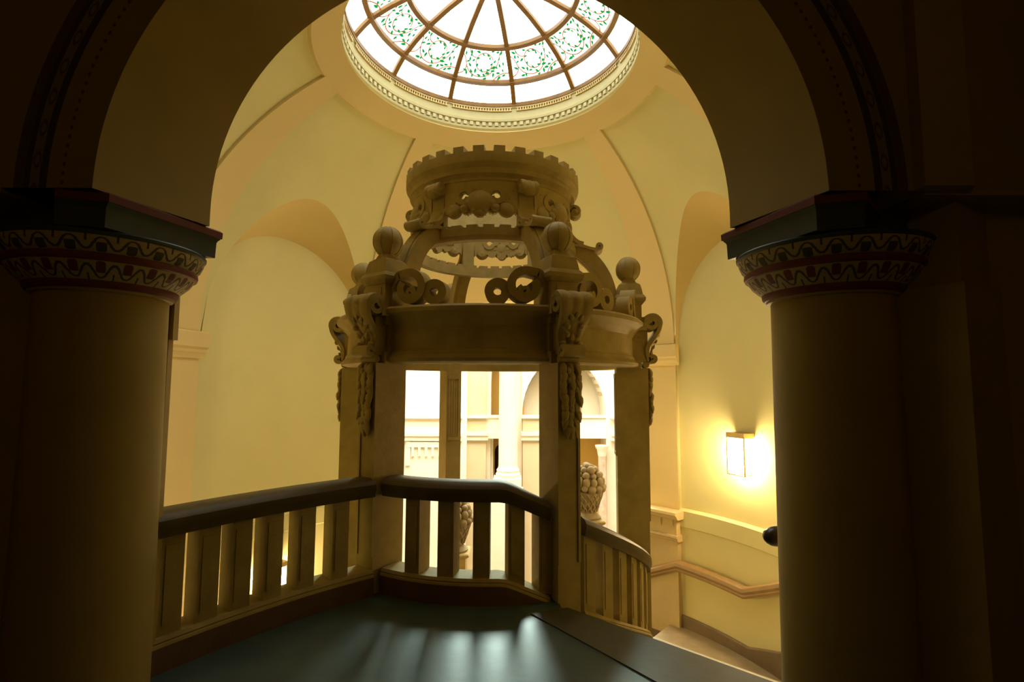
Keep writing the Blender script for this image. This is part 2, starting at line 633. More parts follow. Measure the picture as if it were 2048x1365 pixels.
MS = sorted([a % 360 for a in MUNT])
for i, a0 in enumerate(MS):
    a1 = MS[(i + 1) % 12]
    if a1 < a0:
        a1 += 360
    pane(a0, a1, R1, R2, 'outer_pane')
    pane(a0, a1, R2, R3, 'leaf_pane', True)
    pane(a0, a1, R3, 0.06, 'inner_pane')
for a in MS:
    m = MB()
    path = []
    for j in range(29):
        r = R1 - (R1 - 0.05) * j / 28
        path.append((r, crz(r)))
    ca, sa = cos(rad(a)), sin(rad(a))
    m.ribbon(path, 0.05, 0.066, lambda r, z, w: (RC[0] + r * ca - w * sa, RC[1] + r * sa + w * ca, z - 0.02))
    m.build('glazing_bar', GILT, sky, smooth=40)
for r, z in ((R1 - .005, Z1), (R2, Z2), (R3, Z3)):
    m = MB()
    m.revolve([(r - .032, z - .045), (r + .032, z - .055), (r + .036, z + .01), (r - .03, z + .015)], RC, n=128)
    m.build('glazing_ring', GILT, sky, smooth=30)
# ventilation grille under the glass rim: a little frame of slots
for i, a in enumerate(MS):
    m = MB()
    a1 = MS[(i + 1) % 12] + (360 if MS[(i + 1) % 12] < a else 0)
    m.revolve([(1.775, 6.085), (1.80, 6.085), (1.80, 6.092), (1.775, 6.092)], RC, a + 1.2, a1 - 1.2, n=8)
    m.revolve([(1.775, 6.132), (1.80, 6.132), (1.80, 6.140), (1.775, 6.140)], RC, a + 1.2, a1 - 1.2, n=8)
    for k in range(22):
        b_ = a + 2.0 + (a1 - a - 4.0) * k / 21
        ca, sa = cos(rad(b_)), sin(rad(b_))
        m.box(1.778, 1.795, -0.008, 0.008, 6.088, 6.136, xf=lambda x, y, z: (RC[0] + x * ca - y * sa, RC[1] + x * sa + y * ca, z))
    m.build('vent_grille', BRASS, sky, smooth=None)
# roof drum above so that daylight comes only through the glass
m = MB()
m.revolve([(1.86, 6.15), (1.9, 6.9), (0.0, 7.1)], RC, n=48, loop=False)
struct(m.build('trim_32', CREAM))

# ------------------------------------------------------------------ arch wall in front, with the columns
AX_N, AX_F = -0.25, -0.254
RN, RF, YN, YF = 1.772, 1.555, 2.40, 3.00
ZN, ZF, ZSP = 2.664, 2.775, 2.684


def arch_pts(xc, R, zc, n=64):
    pts = [(xc + R, ZSP)]
    for k in range(n + 1):
        a = pi * k / n
        z = zc + R * sin(a)
        pts.append((xc + R * cos(a), max(z, ZSP)))
    pts.append((xc - R, ZSP))
    return pts


near, far = arch_pts(AX_N, RN, ZN), arch_pts(AX_F, RF, ZF)
m = MB()
m.loft([[(x, YN, z) for x, z in near], [(x, YF, z) for x, z in far]], closed=False)     # soffit
X0, X1, ZT = -5.2, 3.2, 6.6


def face_with_arch(mm, pts, y, mi=0):
    n = len(pts)
    outer = []
    for i, (x, z) in enumerate(pts):
        q = i / (n - 1)
        if q < 0.18:
            outer.append((X1, ZSP + (ZT - ZSP) * q / 0.18))
        elif q > 0.82:
            outer.append((X0, ZSP + (ZT - ZSP) * (1 - q) / 0.18))
        else:
            outer.append((X1 + (X0 - X1) * (q - 0.18) / 0.64, ZT))
    mm.loft([[(x, y, z) for x, z in pts], [(x, y, z) for x, z in outer]], closed=False, mi=mi)


face_with_arch(m, near, YN, 1)
face_with_arch(m, far, YF, 0)
# wall below the springing, either side of the opening
struct(m.build('wall_arch', [COLUMNM, ARCHPAINT], smooth=30))
m = MB()
m.box(X0, -2.645, 2.88, YB, ZLOW, ZSP)
m.box(X0, -2.46, YN, 2.9, ZSP - 0.02, ZSP)
m.box(X0, -2.16, YF, YB, ZSP - .002, ZSP + .02)
struct(m.build('wall_arch_left', COLUMNM, smooth=None))
m = MB()
m.box(2.145, X1, 2.88, YB, ZLOW, ZSP)
m.box(1.98, X1, YN, 2.9, ZSP - 0.02, ZSP)
m.box(1.70, X1, YF, YB, ZSP - .002, ZSP + .02)
m.box(2.30, X1, 2.62, 2.9, -0.3, ZSP - .02)
struct(m.build('wall_arch_right', COLUMNM, smooth=None))
m = MB()
m.box(-2.645, -2.15, 3.205, YB, ZLOW, ZSP)
m.box(-2.645, -2.125, 3.205, YB + .004, 2.02, 2.50)
struct(m.build('wall_jamb_left', COLUMNM, smooth=None))
m = MB()
m.box(1.68, 2.145, 3.225, YB, ZLOW, ZSP)
struct(m.build('wall_jamb_right', COLUMNM, smooth=None))


def shaft_capital(cx, cy, label, flip):
    t = thing('stone_column', label, 'column', (cx, cy, 0), 'round columns carrying the dark arch')
    mm = MB()
    prof = [(0.322 - 0.016 * k / 10, 2.22 * k / 10) for k in range(11)]
    prof += [(0.325, 2.225), (0.33, 2.24), (0.32, 2.25), (0.0, 2.25)]
    mm.revolve(prof, (cx, cy), n=72, loop=False)
    mm.build('shaft', COLUMNM, t, smooth=40)
    # capital: painted bands of waves and blocks
    mm = MB()

    def P(r, z, i, n):
        a = 2 * pi * i / n
        return (cx + r * cos(a), cy + r * sin(a), z)
    def lerp_prof(pr, n):
        out = []
        seg = len(pr) - 1
        for k in range(n + 1):
            q = k / n * seg
            i = min(int(q), seg - 1)
            f = q - i
            out.append((pr[i][0] + (pr[i + 1][0] - pr[i][0]) * f, pr[i][1] + (pr[i + 1][1] - pr[i][1]) * f))
        return out
    NS, NW = 1150, 23
    def band(pr, n, fn):
        pr = lerp_prof(pr, n)
        vs = [P(r, z, i, NS) for r, z in pr for i in range(NS)]
        base = len(mm.v)
        mm.v += vs
        for k in range(n):
            for i in range(NS):
                j = (i + 1) % NS
                mm.f.append((base + k * NS + i, base + k * NS + j, base + (k + 1) * NS + j, base + (k + 1) * NS + i))
                mm.mi.append(fn(((i + .5) / NS * NW) % 1.0, (k + .5) / n))
    def wave(u, v, blk, up):
        # wavy line, blocks in the crests, a small drop in the troughs
        c = 0.5 + (0.32 if up else -0.32) * -cos(2 * pi * u)
        sl = abs(sin(2 * pi * u))
        if abs(v - c) < 0.04 + 0.075 * sl:
            return 1
        du = min(u, 1 - u)
        vv = v if up else 1 - v
        if ((u - .5) / .19) ** 4 + ((vv - .29) / .25) ** 4 < 1:
            return blk
        if du < 0.035 and (v > 0.55 if up else v < 0.45):
            return 1
        return 0
    band([(0.30, 2.235), (0.338, 2.238), (0.350, 2.255), (0.352, 2.275)], 6, lambda u, v: 2)
    band([(0.352, 2.275), (0.375, 2.295), (0.405, 2.325), (0.428, 2.362)], 30, lambda u, v: wave(u, v, 2, False))
    band([(0.428, 2.362), (0.445, 2.368), (0.447, 2.395), (0.435, 2.402)], 4, lambda u, v: 2)
    band([(0.435, 2.402), (0.458, 2.428), (0.472, 2.46), (0.474, 2.482)], 30, lambda u, v: wave(u, v, 1, True))
    band([(0.474, 2.482), (0.484, 2.486), (0.486, 2.50), (0.478, 2.511), (0.40, 2.512)], 6, lambda u, v: 3)
    mm.build('capital', [BUFF, INK, RED, TEAL], t, smooth=40)
    # abacus: splayed block with a cyma and a red fillet
    s = -1 if flip else 1
    xm = -0.25
    pl = [(-1.80, 3.10), (-1.985, 2.455), (-2.197, 2.40), (-2.44, 2.66), (-2.62 if flip else -3.3, 2.66), (-2.62 if flip else -3.3, 3.10)]
    pts = [((xm + (xm - x) if flip else x), y) for x, y in pl]
    cxm = sum(p[0] for p in pts) / len(pts)
    cym = 2.80

    def ring(sc, z):
        out = []
        for x, y in pts:
            dx, dy = x - cxm, y - cym
            L = sqrt(dx * dx + dy * dy)
            out.append((x + dx / L * sc, y + dy / L * sc, z))
        return out
    mm = MB()
    mm.loft([ring(-0.022, 2.512), ring(-0.018, 2.605), ring(-0.014, 2.615), ring(0.0, 2.628), ring(0.004, 2.634)])
    mm.loft([ring(0.012, 2.634), ring(0.014, 2.672), ring(0.0, 2.682)], mi=1)
    mm.build('abacus', [TEAL, RED], t, smooth=25)
    return t


shaft_capital(-2.313, 2.888, 'stout round column with painted capital, joined by the long balustrade', False)
shaft_capital(1.815, 2.90, 'stout round column with painted capital, beside the stair and lit sconce', True)

# corridor on the camera side
m = MB()
m.box(X0 - .15, X0, -4.0, YB, -0.3, ZT)
struct(m.build('wall_corridor_left', COLUMNM, smooth=None))
m = MB()
# right: a pier with a canted front and a higher arch springing from it, then a plain side wall with a band
cant = [(2.02, 2.75), (2.16, 2.42), (2.60, 2.66), (2.68, 2.88), (2.02, 2.88)]
m.prism(cant, 0, 2.25)
cant2 = [(2.06, 2.77), (2.18, 2.46), (2.49, 2.63), (2.58, 2.88), (2.06, 2.88)]
m.prism(cant2, 2.25, ZSP)
pts = []
for k in range(21):
    a = pi / 2 * k / 20
    pts.append((2.12 + 0.0 * a, 2.72 + 3.9 * k / 20))
m.prism([(1.93, 2.40), (1.93, 2.33), (2.16, 2.33), (2.21, 2.40)], ZSP, ZT)
struct(m.build('wall_corridor_pier', COLUMNM, smooth=None))
m = MB()
m.box(2.75, 3.2, -4.0, 2.39, -0.3, ZT)
m.box(2.68, 2.76, -4.0, 2.39, 3.06, 3.11, 1)
m.box(2.70, 2.76, -4.0, 2.39, 3.11, 3.26, 2)
m.box(2.67, 2.76, -4.0, 2.39, 3.26, 3.44, 1)
struct(m.build('wall_corridor_right', [COLUMNM, RED, BUFF], smooth=None))
m = MB()
m.box(X0, X1, -4.15, -4.0, -0.3, ZT)
struct(m.build('wall_corridor_back', COLUMNM, smooth=None))
m = MB()
m.box(X0 - .15, X1, -4.15, YN + .05, 5.6, 5.75)
struct(m.build('ceiling_corridor', COLUMNM, smooth=None))

# ------------------------------------------------------------------ pavilion centre, floor, stair
PC = (-0.233, 5.886)
PR = 1.5608
POSTS = [-125.9, -65.9, -5.9, 54.1, 114.1, 174.1]


def bezier(p0, p1, p2, n):
    return [tuple((1 - q) ** 2 * p0[i] + 2 * (1 - q) * q * p1[i] + q * q * p2[i] for i in (0, 1)) for q in [k / n for k in range(n + 1)]]


LEFT = bezier((-2.26, 3.27), (-1.80, 4.02), (-1.22, 4.50), 28)     # centre line of the left balustrade
front_arc = [polar(PC, 1.45, a)[:2] for a in sector_angles(-66, -126, 16)]
KA, KB = (0.40, 4.16), (1.90, 2.82)
m = MB()
poly = [(X0, -4.0), (3.05, -4.0), (3.05, 2.8), KB, KA] + front_arc + [(p[0] - .04, p[1] + .04) for p in reversed(LEFT)] + [(-2.3, 3.0), (X0, 3.0)]
m.prism(poly, -0.32, 0.0)
struct(m.build('floor', SLATE, smooth=None))
# kerb slab at the head of the stair
dx, dy = KB[0] - KA[0], KB[1] - KA[1]
L = sqrt(dx * dx + dy * dy)
nx, ny = -dy / L, dx / L          # away from the landing
m = MB()
w = 0.24
m.add([], [])
m.prism([(0.15, 4.08), (1.16, 2.79), (KB[0] + nx * .03, KB[1] + ny * .03), (KA[0] + nx * .03 + .02, KA[1] + ny * .03)], -0.04, 0.008)
struct(m.build('trim_41', KERB, smooth=None))

st = thing('stone_staircase', 'curved stone stair winding down between the pavilion and the lit wall', 'staircase', (PC[0], PC[1], -2.2))
TV, NV = (dx / L, dy / L), (nx, ny)          # along the kerb, and down the flight
NSTEP, TREAD, RISE = 13, 0.31, 0.1557


def far_root(p, c, r):
    bx, by = p[0] - c[0], p[1] - c[1]
    bq = bx * TV[0] + by * TV[1]
    D = bq * bq - (bx * bx + by * by - r * r)
    return None if D < 0 else -bq + sqrt(D)


def slab(d0, d1, z, th):
    inner, outer = [], []
    for k in range(9):
        d_ = d0 + (d1 - d0) * k / 8
        p = (KA[0] + NV[0] * d_, KA[1] + NV[1] * d_)
        si = far_root(p, PC, 1.80)
        si = -1.446 if si is None else si
        so = far_root(p, RC, 4.035)
        lim = (YB + .04 - p[1]) / TV[1]           # stop at the arch wall
        so = lim if so is None else min(so, lim)
        so = max(so, si + .01)
        inner.append((p[0] + TV[0] * si, p[1] + TV[1] * si))
        outer.append((p[0] + TV[0] * so, p[1] + TV[1] * so))
    mm = MB()
    mm.prism(inner + outer[::-1], z - th, z)
    return mm


for k in range(NSTEP):
    slab(.03 + TREAD * k - (.02 if k else 0), .03 + TREAD * (k + 1), -RISE * (k + 1), .30).build('step', STEP, st, smooth=None)
ZL = -RISE * (NSTEP + 1)
slab(.03 + TREAD * NSTEP, 5.38, ZL, .3).build('landing', STEP, st, smooth=None)

# dark skirting along the stair wall
m = MB()
sk = [(-4, ZL + 1.2), (8, ZL + .66), (17, ZL + 0.34), (24.5, ZL + 0.16), (41, ZL + 0.19), (50, ZL + 0.02)]


def interp(tab, a):
    for (a0, v0), (a1, v1) in zip(tab, tab[1:]):
        if a0 <= a <= a1:
            return v0 + (v1 - v0) * (a - a0) / (a1 - a0)
    return tab[-1][1]


rings = []
for a in sector_angles(7.5, 49.5, 60):
    z = interp(sk, a)
    rings.append([polar(RC, 4.06, a, z), polar(RC, 4.035, a, z), polar(RC, 4.02, a, z - .02), polar(RC, 4.02, a, z - 1.0), polar(RC, 4.06, a, z - 1.0)])
m.loft(rings)
struct(m.build('baseboard_right', SKIRT, smooth=30))

# wall handrail
hr = thing('wall_handrail', 'warm brown moulded handrail fixed along the curved stair wall below the sconce', 'handrail', polar(RC, 3.95, 30, -1.2))
tab = [(-20, -0.1), (8, -0.72), (16, -0.98), (23.5, -1.22), (41.0, -1.19), (51.5, -1.52)]
m = MB()
prof = [(-.05, -.09), (.05, -.09), (.07, -.055), (.05, -.03), (.075, .0), (.07, .05), (.04, .075), (-.04, .075), (-.07, .05), (-.075, .0), (-.05, -.03), (-.07, -.055)]
path = [polar(RC, 3.95, a, interp(tab, a)) for a in sector_angles(-18, 51.5, 80)]
m.sweep(path, prof)
m.build('rail', GOLDRAIL, hr, smooth=40)
for a in (-12, 2, 14, 27, 38, 48):
    m = MB()
    z = interp(tab, a)
    m.tube([polar(RC, 3.95, a, z - .04), polar(RC, 3.97, a, z - .10), polar(RC, 4.07, a, z - .12)], 0.014, 8)
    m.build('bracket', BRASS, hr, smooth=40)

dh = thing('dark_handrail', 'dark wooden handrail end curling out from behind the column nearest the sconce', 'handrail', (1.78, 3.42, 0.70))
m = MB()
path = [(1.645, 3.44, 0.745), (1.652, 3.44, 0.748), (1.668, 3.44, 0.755), (1.69, 3.44, 0.762), (1.72, 3.44, 0.768), (1.77, 3.44, 0.77), (1.86, 3.43, 0.755), (2.0, 3.42, 0.69), (2.3, 3.52, 0.43), (2.75, 3.86, 0.0)]
m.tube(path, [0.004, 0.028, 0.048, 0.058, 0.064, 0.064, 0.062, 0.06, 0.06, 0.06], 14)
m.build('rail', BLACKRAIL, dh, smooth=50)
m = MB()
m.tube([(1.98, 3.42, .68), (1.98, 3.36, .62), (1.98, 3.24, .62)], 0.014, 8)
m.build('bracket', BLACKRAIL, dh, smooth=50)

# ------------------------------------------------------------------ balustrades
RAIL = [(-.12, .80), (.12, .80), (.125, .84), (.135, .86), (.135, .905), (.115, .93), (.07, .95), (-.07, .95), (-.115, .93), (-.135, .905), (-.135, .86), (-.125, .84)]
PLN = [(-.13, 0), (.13, 0), (.13, .15), (-.13, .15)]
LEDGE = [(-.13, .15), (.13, .15), (.125, .165), (.115, .17), (.118, .18), (.10, .20), (-.10, .20), (-.118, .18), (-.115, .17), (-.125, .165)]


def arclen(path):
    s = [0.0]
    for a, b_ in zip(path, path[1:]):
        s.append(s[-1] + sqrt(sum((b_[i] - a[i]) ** 2 for i in (0, 1))))
    return s


def at_len(path, s):
    S = arclen(path)
    for k in range(len(path) - 1):
        if S[k + 1] >= s:
            q = (s - S[k]) / (S[k + 1] - S[k])
            a, b_ = path[k], path[k + 1]
            p = (a[0] + (b_[0] - a[0]) * q, a[1] + (b_[1] - a[1]) * q)
            t = Vector((b_[0] - a[0], b_[1] - a[1])).normalized()
            return p, t
    a, b_ = path[-2], path[-1]
    return path[-1], Vector((b_[0] - a[0], b_[1] - a[1])).normalized()


def balustrade(label, path, n_or_list, drop=None, bw=0.125, bd=0.17, skirt=0.0):
    """path: plan points; drop(q) lowers the whole work along the run"""
    S = arclen(path)
    Ltot = S[-1]
    dr = drop or (lambda q: 0.0)
    c = at_len(path, Ltot / 2)[0]
    t = thing('stone_balustrade', label, 'balustrade', (c[0], c[1], dr(.5)))
    P3 = [(p[0], p[1], dr(S[i] / Ltot)) for i, p in enumerate(path)]
    mm = MB()
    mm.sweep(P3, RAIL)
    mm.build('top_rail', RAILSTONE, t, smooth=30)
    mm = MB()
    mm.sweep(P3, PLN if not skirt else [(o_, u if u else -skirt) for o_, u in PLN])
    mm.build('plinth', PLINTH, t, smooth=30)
    mm = MB()
    mm.sweep(P3, LEDGE)
    mm.build('plinth_ledge', STONE, t, smooth=30)
    L_ = n_or_list if isinstance(n_or_list, list) else [(k + .5) / n_or_list for k in range(n_or_list)]
    for q in L_:
        p, tv = at_len(path, q * Ltot)
        nv = Vector((tv.y, -tv.x))
        h = bw / 2 / Ltot

        def xf(x, y, z):
            zz = z + dr(min(1, max(0, q + x / Ltot)))
            return (p[0] + tv.x * x + nv.x * y, p[1] + tv.y * x + nv.y * y, zz)
        mm = MB()
        mm.box(-bw / 2, bw / 2, -bd / 2, bd / 2, .195, .805, xf=xf)
        # raised panels on front and back
        for sg in (1, -1):
            y0, y1 = sorted((sg * bd / 2, sg * (bd / 2 + .006)))
            mm.box(-bw / 2 + .022, bw / 2 - .022, y0, y1, .26, .74, xf=xf)
        mm.build('baluster', STONE, t, smooth=None)
    return t


LL = list(LEFT)
balustrade('long stone balustrade running from the column to the pavilion, golden wall behind it', LL, [0.076, 0.215, 0.35, 0.492, 0.65, 0.825], bw=0.135)
FA = [polar(PC, 1.545, a)[:2] for a in sector_angles(-121.5, -70.5, 24)]


def front_drop(q):
    if q < .70:
        return 0.0
    u = (q - .70) / .30
    return -0.20 * (u * u / (2 * .3) if u < .3 else u - .15)


balustrade('short stone balustrade between the two front posts, bright hall showing through', FA, [0.205, 0.41, 0.612, 0.808, 0.985], front_drop, bw=0.135)
RA = [polar(PC, 1.60, a)[:2] for a in sector_angles(-60.5, -11.0, 24)]
balustrade('steep descending stone balustrade curving down beside the stair', RA, [0.05, 0.20, 0.35, 0.50, 0.65, 0.80, 0.94], lambda q: -0.31 - 0.66 * q - 0.04 * q * q, skirt=0.35)

# ------------------------------------------------------------------ the pavilion
pv = thing('stair_pavilion', 'carved sandstone stair pavilion with ball finials and an openwork crenellated crown', 'pavilion', (PC[0], PC[1], 0))
ZERO = (0, 0, 0)
EB, ET = 1.93, 2.42          # entablature bottom, top


def place_six(ob, first_parent=None):
    """the part is built about the local axis, pointing along +x; six copies round the pavilion"""
    ob.parent = pv
    ob.rotation_euler = (0, 0, rad(POSTS[0]))
    out = [ob]
    for a in POSTS[1:]:
        out.append(copy_part(ob, pv, rad(a)))
    return out


def sub(mm, name, mat, parent, smooth=35):
    ob = mm.build(name, mat, None, smooth)
    ob.parent = parent
    return ob


# post
PW, PD = 0.21, 0.33
m = MB()
ri, ro = PR - PD / 2, PR + PD / 2
m.box(ri, ro, -PW / 2, PW / 2, -0.30, EB)
m.box(ri - .012, ri, -PW / 2 + .03, -PW / 2 + .045, 1.02, 1.84)          # framed inner panel
m.box(ri - .012, ri, PW / 2 - .045, PW / 2 - .03, 1.02, 1.84)
m.box(ri - .014, ri, -PW / 2 + .02, PW / 2 - .02, 0.98, 1.02)
m.box(ri - .014, ri, -PW / 2 + .02, PW / 2 - .02, 1.82, 1.87)
for k in range(3):
    m.box(ri - .008, ri, -.045 + .035 * k, -.03 + .035 * k, 1.03, 1.81)
m.box(ro, ro + .012, -PW / 2, -PW / 2 + .022, 0.3, EB)                   # edge fillets on the outer face
m.box(ro, ro + .012, PW / 2 - .022, PW / 2, 0.3, EB)
post = m.build('post', STONE, None, smooth=None)
# garland hanging on the outer face
g = MB()
random.seed(3)


def leaf_blob(mm, c, dirv, nrm, L_, w, th):
    dv = Vector(dirv).normalized()
    nv = Vector(nrm).normalized()
    sv = dv.cross(nv).normalized()
    prof = [(0, .25), (.2, .85), (.45, 1.0), (.7, .75), (.9, .35), (1.0, .06)]
    rings = []
    for u, ww in prof:
        p = Vector(c) + dv * (u * L_) + nv * (th * sin(pi * min(1, u * 1.1)) * .6)
        rings.append([p + sv * (ww * w * cos(q)) + nv * (th * ww * sin(q)) for q in [2 * pi * i / 8 for i in range(8)]])
    mm.loft(rings)


for row in range(9):
    z = 1.93 - 0.062 * row
    wd = 0.075 * (1.0 if row < 5 else 1 - (row - 4) * .16)
    for k in (-1, 0, 1):
        yy = k * wd * .72 + random.uniform(-.008, .008)
        leaf_blob(g, (ro + .018 + random.uniform(0, .015), yy, z), (random.uniform(.05, .3), k * .22 + random.uniform(-.12, .12), -1), (1, k * .2, 0.2), .135, .034, .022)
for k in range(7):
    g.ellipsoid((ro + .045, random.uniform(-.05, .05), 1.86 - .075 * k), .026, .026, .03, 10, 6)
leaf_blob(g, (ro + .02, 0, 1.40), (.1, 0, -1), (1, 0, 0), .11, .03, .025)
leaf_blob(g, (ro + .02, .02, 1.44), (.1, .4, -1), (1, 0, 0), .10, .028, .02)
leaf_blob(g, (ro + .02, -.02, 1.44), (.1, -.4, -1), (1, 0, 0), .10, .028, .02)
sub(g, 'leaf_garland', STONE, post)
posts = place_six(post)
for p_ in posts[3:5]:                                                    # the two rear posts carry none
    for ch in list(p_.children):
        bpy.data.objects.remove(ch)
# the posts at the back stand on the lower storeys
m = MB()
m.box(ri, ro, -PW / 2, PW / 2, -6.4, -0.30)
for a in POSTS[2:]:
    c = m.build('lower_post', STONE, None, smooth=None) if a == POSTS[2] else lowp.copy()
    if a == POSTS[2]:
        lowp = c
    else:
        COL.objects.link(c)
    c.parent = pv
    c.rotation_euler = (0, 0, rad(a))

# entablature ring with a break-out over every post
m = MB()
prof = [(1.405, EB), (1.60, EB), (1.632, EB + .012), (1.636, EB + .04), (1.615, EB + .06), (1.60, EB + .075), (1.592, EB + .105), (1.578, EB + .115), (1.572, EB + .32), (1.585, EB + .335),
        (1.60, EB + .36), (1.615, EB + .37), (1.625, EB + .39), (1.66, EB + .42), (1.688, EB + .435), (1.69, EB + .47), (1.67, ET), (1.40, ET), (1.38, ET - .04), (1.395, ET - .10), (1.41, ET - .14), (1.41, EB + .12), (1.39, EB + .09)]
m.revolve(prof, ZERO, n=144)
for a in POSTS:
    ca, sa = cos(rad(a)), sin(rad(a))

    def xf(x, y, z):
        return (x * ca - y * sa, x * sa + y * ca, z)
    m.box(1.40, 1.665, -.13, .13, EB - .004, EB + .10, xf=xf)
    m.box(1.40, 1.62, -.12, .12, EB + .10, EB + .34, xf=xf)
    m.box(1.40, 1.66, -.13, .13, EB + .34, EB + .41, xf=xf)
    m.box(1.38, 1.725, -.155, .155, EB + .41, ET + .006, xf=xf)
    m.box(1.38, 1.395, -.06, .06, EB + .14, EB + .33, xf=xf)
ent = m.build('entablature', STONE, None, smooth=30)
ent.parent = pv

# consoles
m = MB()


def spiral(cx, cy, r0, r1, a0, a1, n):
    return [(cx + (r0 + (r1 - r0) * k / n) * cos(rad(a0 + (a1 - a0) * k / n)), cy + (r0 + (r1 - r0) * k / n) * sin(rad(a0 + (a1 - a0) * k / n))) for k in range(n + 1)]


def chaikin(p, n=2):
    for _ in range(n):
        q = [p[0]]
        for a, b_ in zip(p, p[1:]):
            q.append((a[0] * .75 + b_[0] * .25, a[1] * .75 + b_[1] * .25))
            q.append((a[0] * .25 + b_[0] * .75, a[1] * .25 + b_[1] * .75))
        q.append(p[-1])
        p = q
    return p


top = spiral(1.785, 2.43, 0.028, 0.088, -420 + 180, 10, 26)[::1]
top = spiral(1.785, 2.425, 0.022, 0.088, 560, 0, 34)
mid = chaikin([(1.873, 2.42), (1.855, 2.33), (1.79, 2.24), (1.735, 2.17), (1.73, 2.09), (1.755, 2.01)], 3)
bot = spiral(1.79, 2.035, 0.042, 0.016, 215, 560, 22)
cp = top + mid[1:] + bot
cw = []
for k in range(len(cp)):
    z = cp[k][1]
    cw.append(0.20 + 0.12 * max(0, min(1, (z - 2.05) / .42)))
m.ribbon(cp, 0.042, cw, lambda r, z, w_: (r, w_, z), nw=24, lobe=0.009, nl=3)
m.tube([(1.72, -.09, 1.965), (1.72, .09, 1.965)], .034, 12)
m.box(1.62, 1.74, -.085, .085, 2.0, 2.40)
m.box(1.60, 1.80, -.12, .12, 2.36, 2.49)
con = m.build('console', STONE, None, smooth=40)
g = MB()
for (yy, z, ang) in ((0, 2.13, 90), (-.045, 2.17, 130), (.045, 2.17, 50), (-.05, 2.24, 150), (.05, 2.24, 30), (-.04, 2.30, 120), (.04, 2.30, 60), (0, 2.32, 90), (-.06, 2.12, 180), (.055, 2.12, 5)):
    rr = 1.755 + max(0, (z - 2.1)) * .42
    leaf_blob(g, (rr + .012, yy * .8, z - .03), (.32 * sin(rad(ang)), cos(rad(ang)), sin(rad(ang))), (1, 0, -.35), .07, .024, .013)
sub(g, 'leaf_spray', STONE, con)
place_six(con)

# pedestals and ball finials
m = MB()
def sqring(cx, h, z, hy=None):
    hy = hy or h
    return [(cx - h, -hy, z), (cx + h, -hy, z), (cx + h, hy, z), (cx - h, hy, z)]


CX = PR - .01
m.loft([sqring(CX, .125, ET), sqring(CX, .125, 2.64)])
m.loft([sqring(CX, .135, 2.63), sqring(CX, .165, 2.665), sqring(CX, .17, 2.70), sqring(CX, .155, 2.725), sqring(CX, .14, 2.74), sqring(CX, .13, 2.80), sqring(CX, .115, 2.855), sqring(CX, .075, 2.885), sqring(CX, .06, 2.92)])
m.box(CX + .118, CX + .132, -.08, .08, 2.46, 2.60)
ped = m.build('pedestal', STONE, None, smooth=20)
g = MB()
g.ellipsoid((CX, 0, 3.045), .138, .138, .142, 32, 20)
for k in range(4):                     # fine meridian fillets
    pa = rad(45 * k + 22)
    g.tube([(CX + .1385 * cos(t) * cos(pa), .1385 * cos(t) * sin(pa), 3.045 + .1425 * sin(t)) for t in [rad(-80 + 340 / 40 * q) for q in range(41)]], .0045, 6)
g.tube([(CX, 0, 2.89), (CX, 0, 2.93)], .07, 20)
sub(g, 'ball_finial', STONE, ped, 60)
place_six(ped)

# running scrolls either side of each pedestal
def wing(sg):
    mm = MB()

    def xf(s, z, w_):
        a = sg * (s + .10) / PR
        r = PR - .02 + w_
        return (r * cos(a), r * sin(a), ET + z)
    leg = chaikin([(0.02, 0.0), (0.0, 0.10), (0.03, 0.22), (0.10, 0.285)], 2)
    big = spiral(0.215, 0.165, 0.140, 0.085, 122, -215, 34)
    mm.ribbon(leg + big[2:], 0.070, 0.15, xf)
    mm.ribbon(spiral(0.447, 0.115, 0.078, 0.070, 175, -190, 30), 0.072, 0.13, xf)
    mm.ribbon(spiral(0.222, 0.128, 0.046, 0.012, 60, -400, 22), 0.034, 0.14, xf)
    return mm.build('scroll_ornament', STONE, None, smooth=40)


for sg in (1, -1):
    place_six(wing(sg))

# superstructure: ribs, tie ring, brackets, cartouches, crown
m = MB()
rp = chaikin([(1.33, ET - .02), (1.345, 2.66), (1.30, 2.90), (1.19, 3.10), (1.03, 3.25), (.93, 3.30)], 3)
m.ribbon(rp, 0.17, 0.17, lambda r, z, w_: (r, w_, z))
m.ribbon(rp[3:-6], 0.185, 0.09, lambda r, z, w_: (r, w_, z))
eave = chaikin([(0.90, 3.315), (1.02, 3.315), (1.13, 3.275), (1.215, 3.262)], 2) + spiral(1.225, 3.300, 0.036, 0.012, -90, 330, 20)
m.ribbon(eave, 0.032, 0.215, lambda r, z, w_: (r, w_, z))
rib = m.build('crown_rib', STONE, None, smooth=40)
place_six(rib)
m = MB()
m.revolve([(.84, 3.17), (.93, 3.17), (.955, 3.19), (.97, 3.21), (.97, 3.285), (.84, 3.285)], ZERO, n=120)
for k in range(36):
    a = -90 + 10 * k
    ca, sa = cos(rad(a)), sin(rad(a))
    m.box(.85, .965, -.055, .055, 3.28, 3.315, xf=lambda x, y, z: (x * ca - y * sa, x * sa + y * ca, z))
tr = m.build('tie_ring', STONE, None, smooth=30)
tr.parent = pv
m = MB()
bp = chaikin([(1.05, 3.335), (.975, 3.36), (.905, 3.44), (.87, 3.54), (.87, 3.64), (.895, 3.72)], 3) + spiral(.955, 3.715, 0.058, 0.018, 180, -300, 24)
m.ribbon(bp, 0.045, 0.19, lambda r, z, w_: (r, w_, z), nw=12, lobe=0.008, nl=3)
m.box(.84, .90, -.075, .075, 3.28, 3.80)
m.ellipsoid((.965, 0, 3.705), .065, .105, .07, 16, 10)
br = m.build('scroll_bracket', STONE, None, smooth=40)
place_six(br)


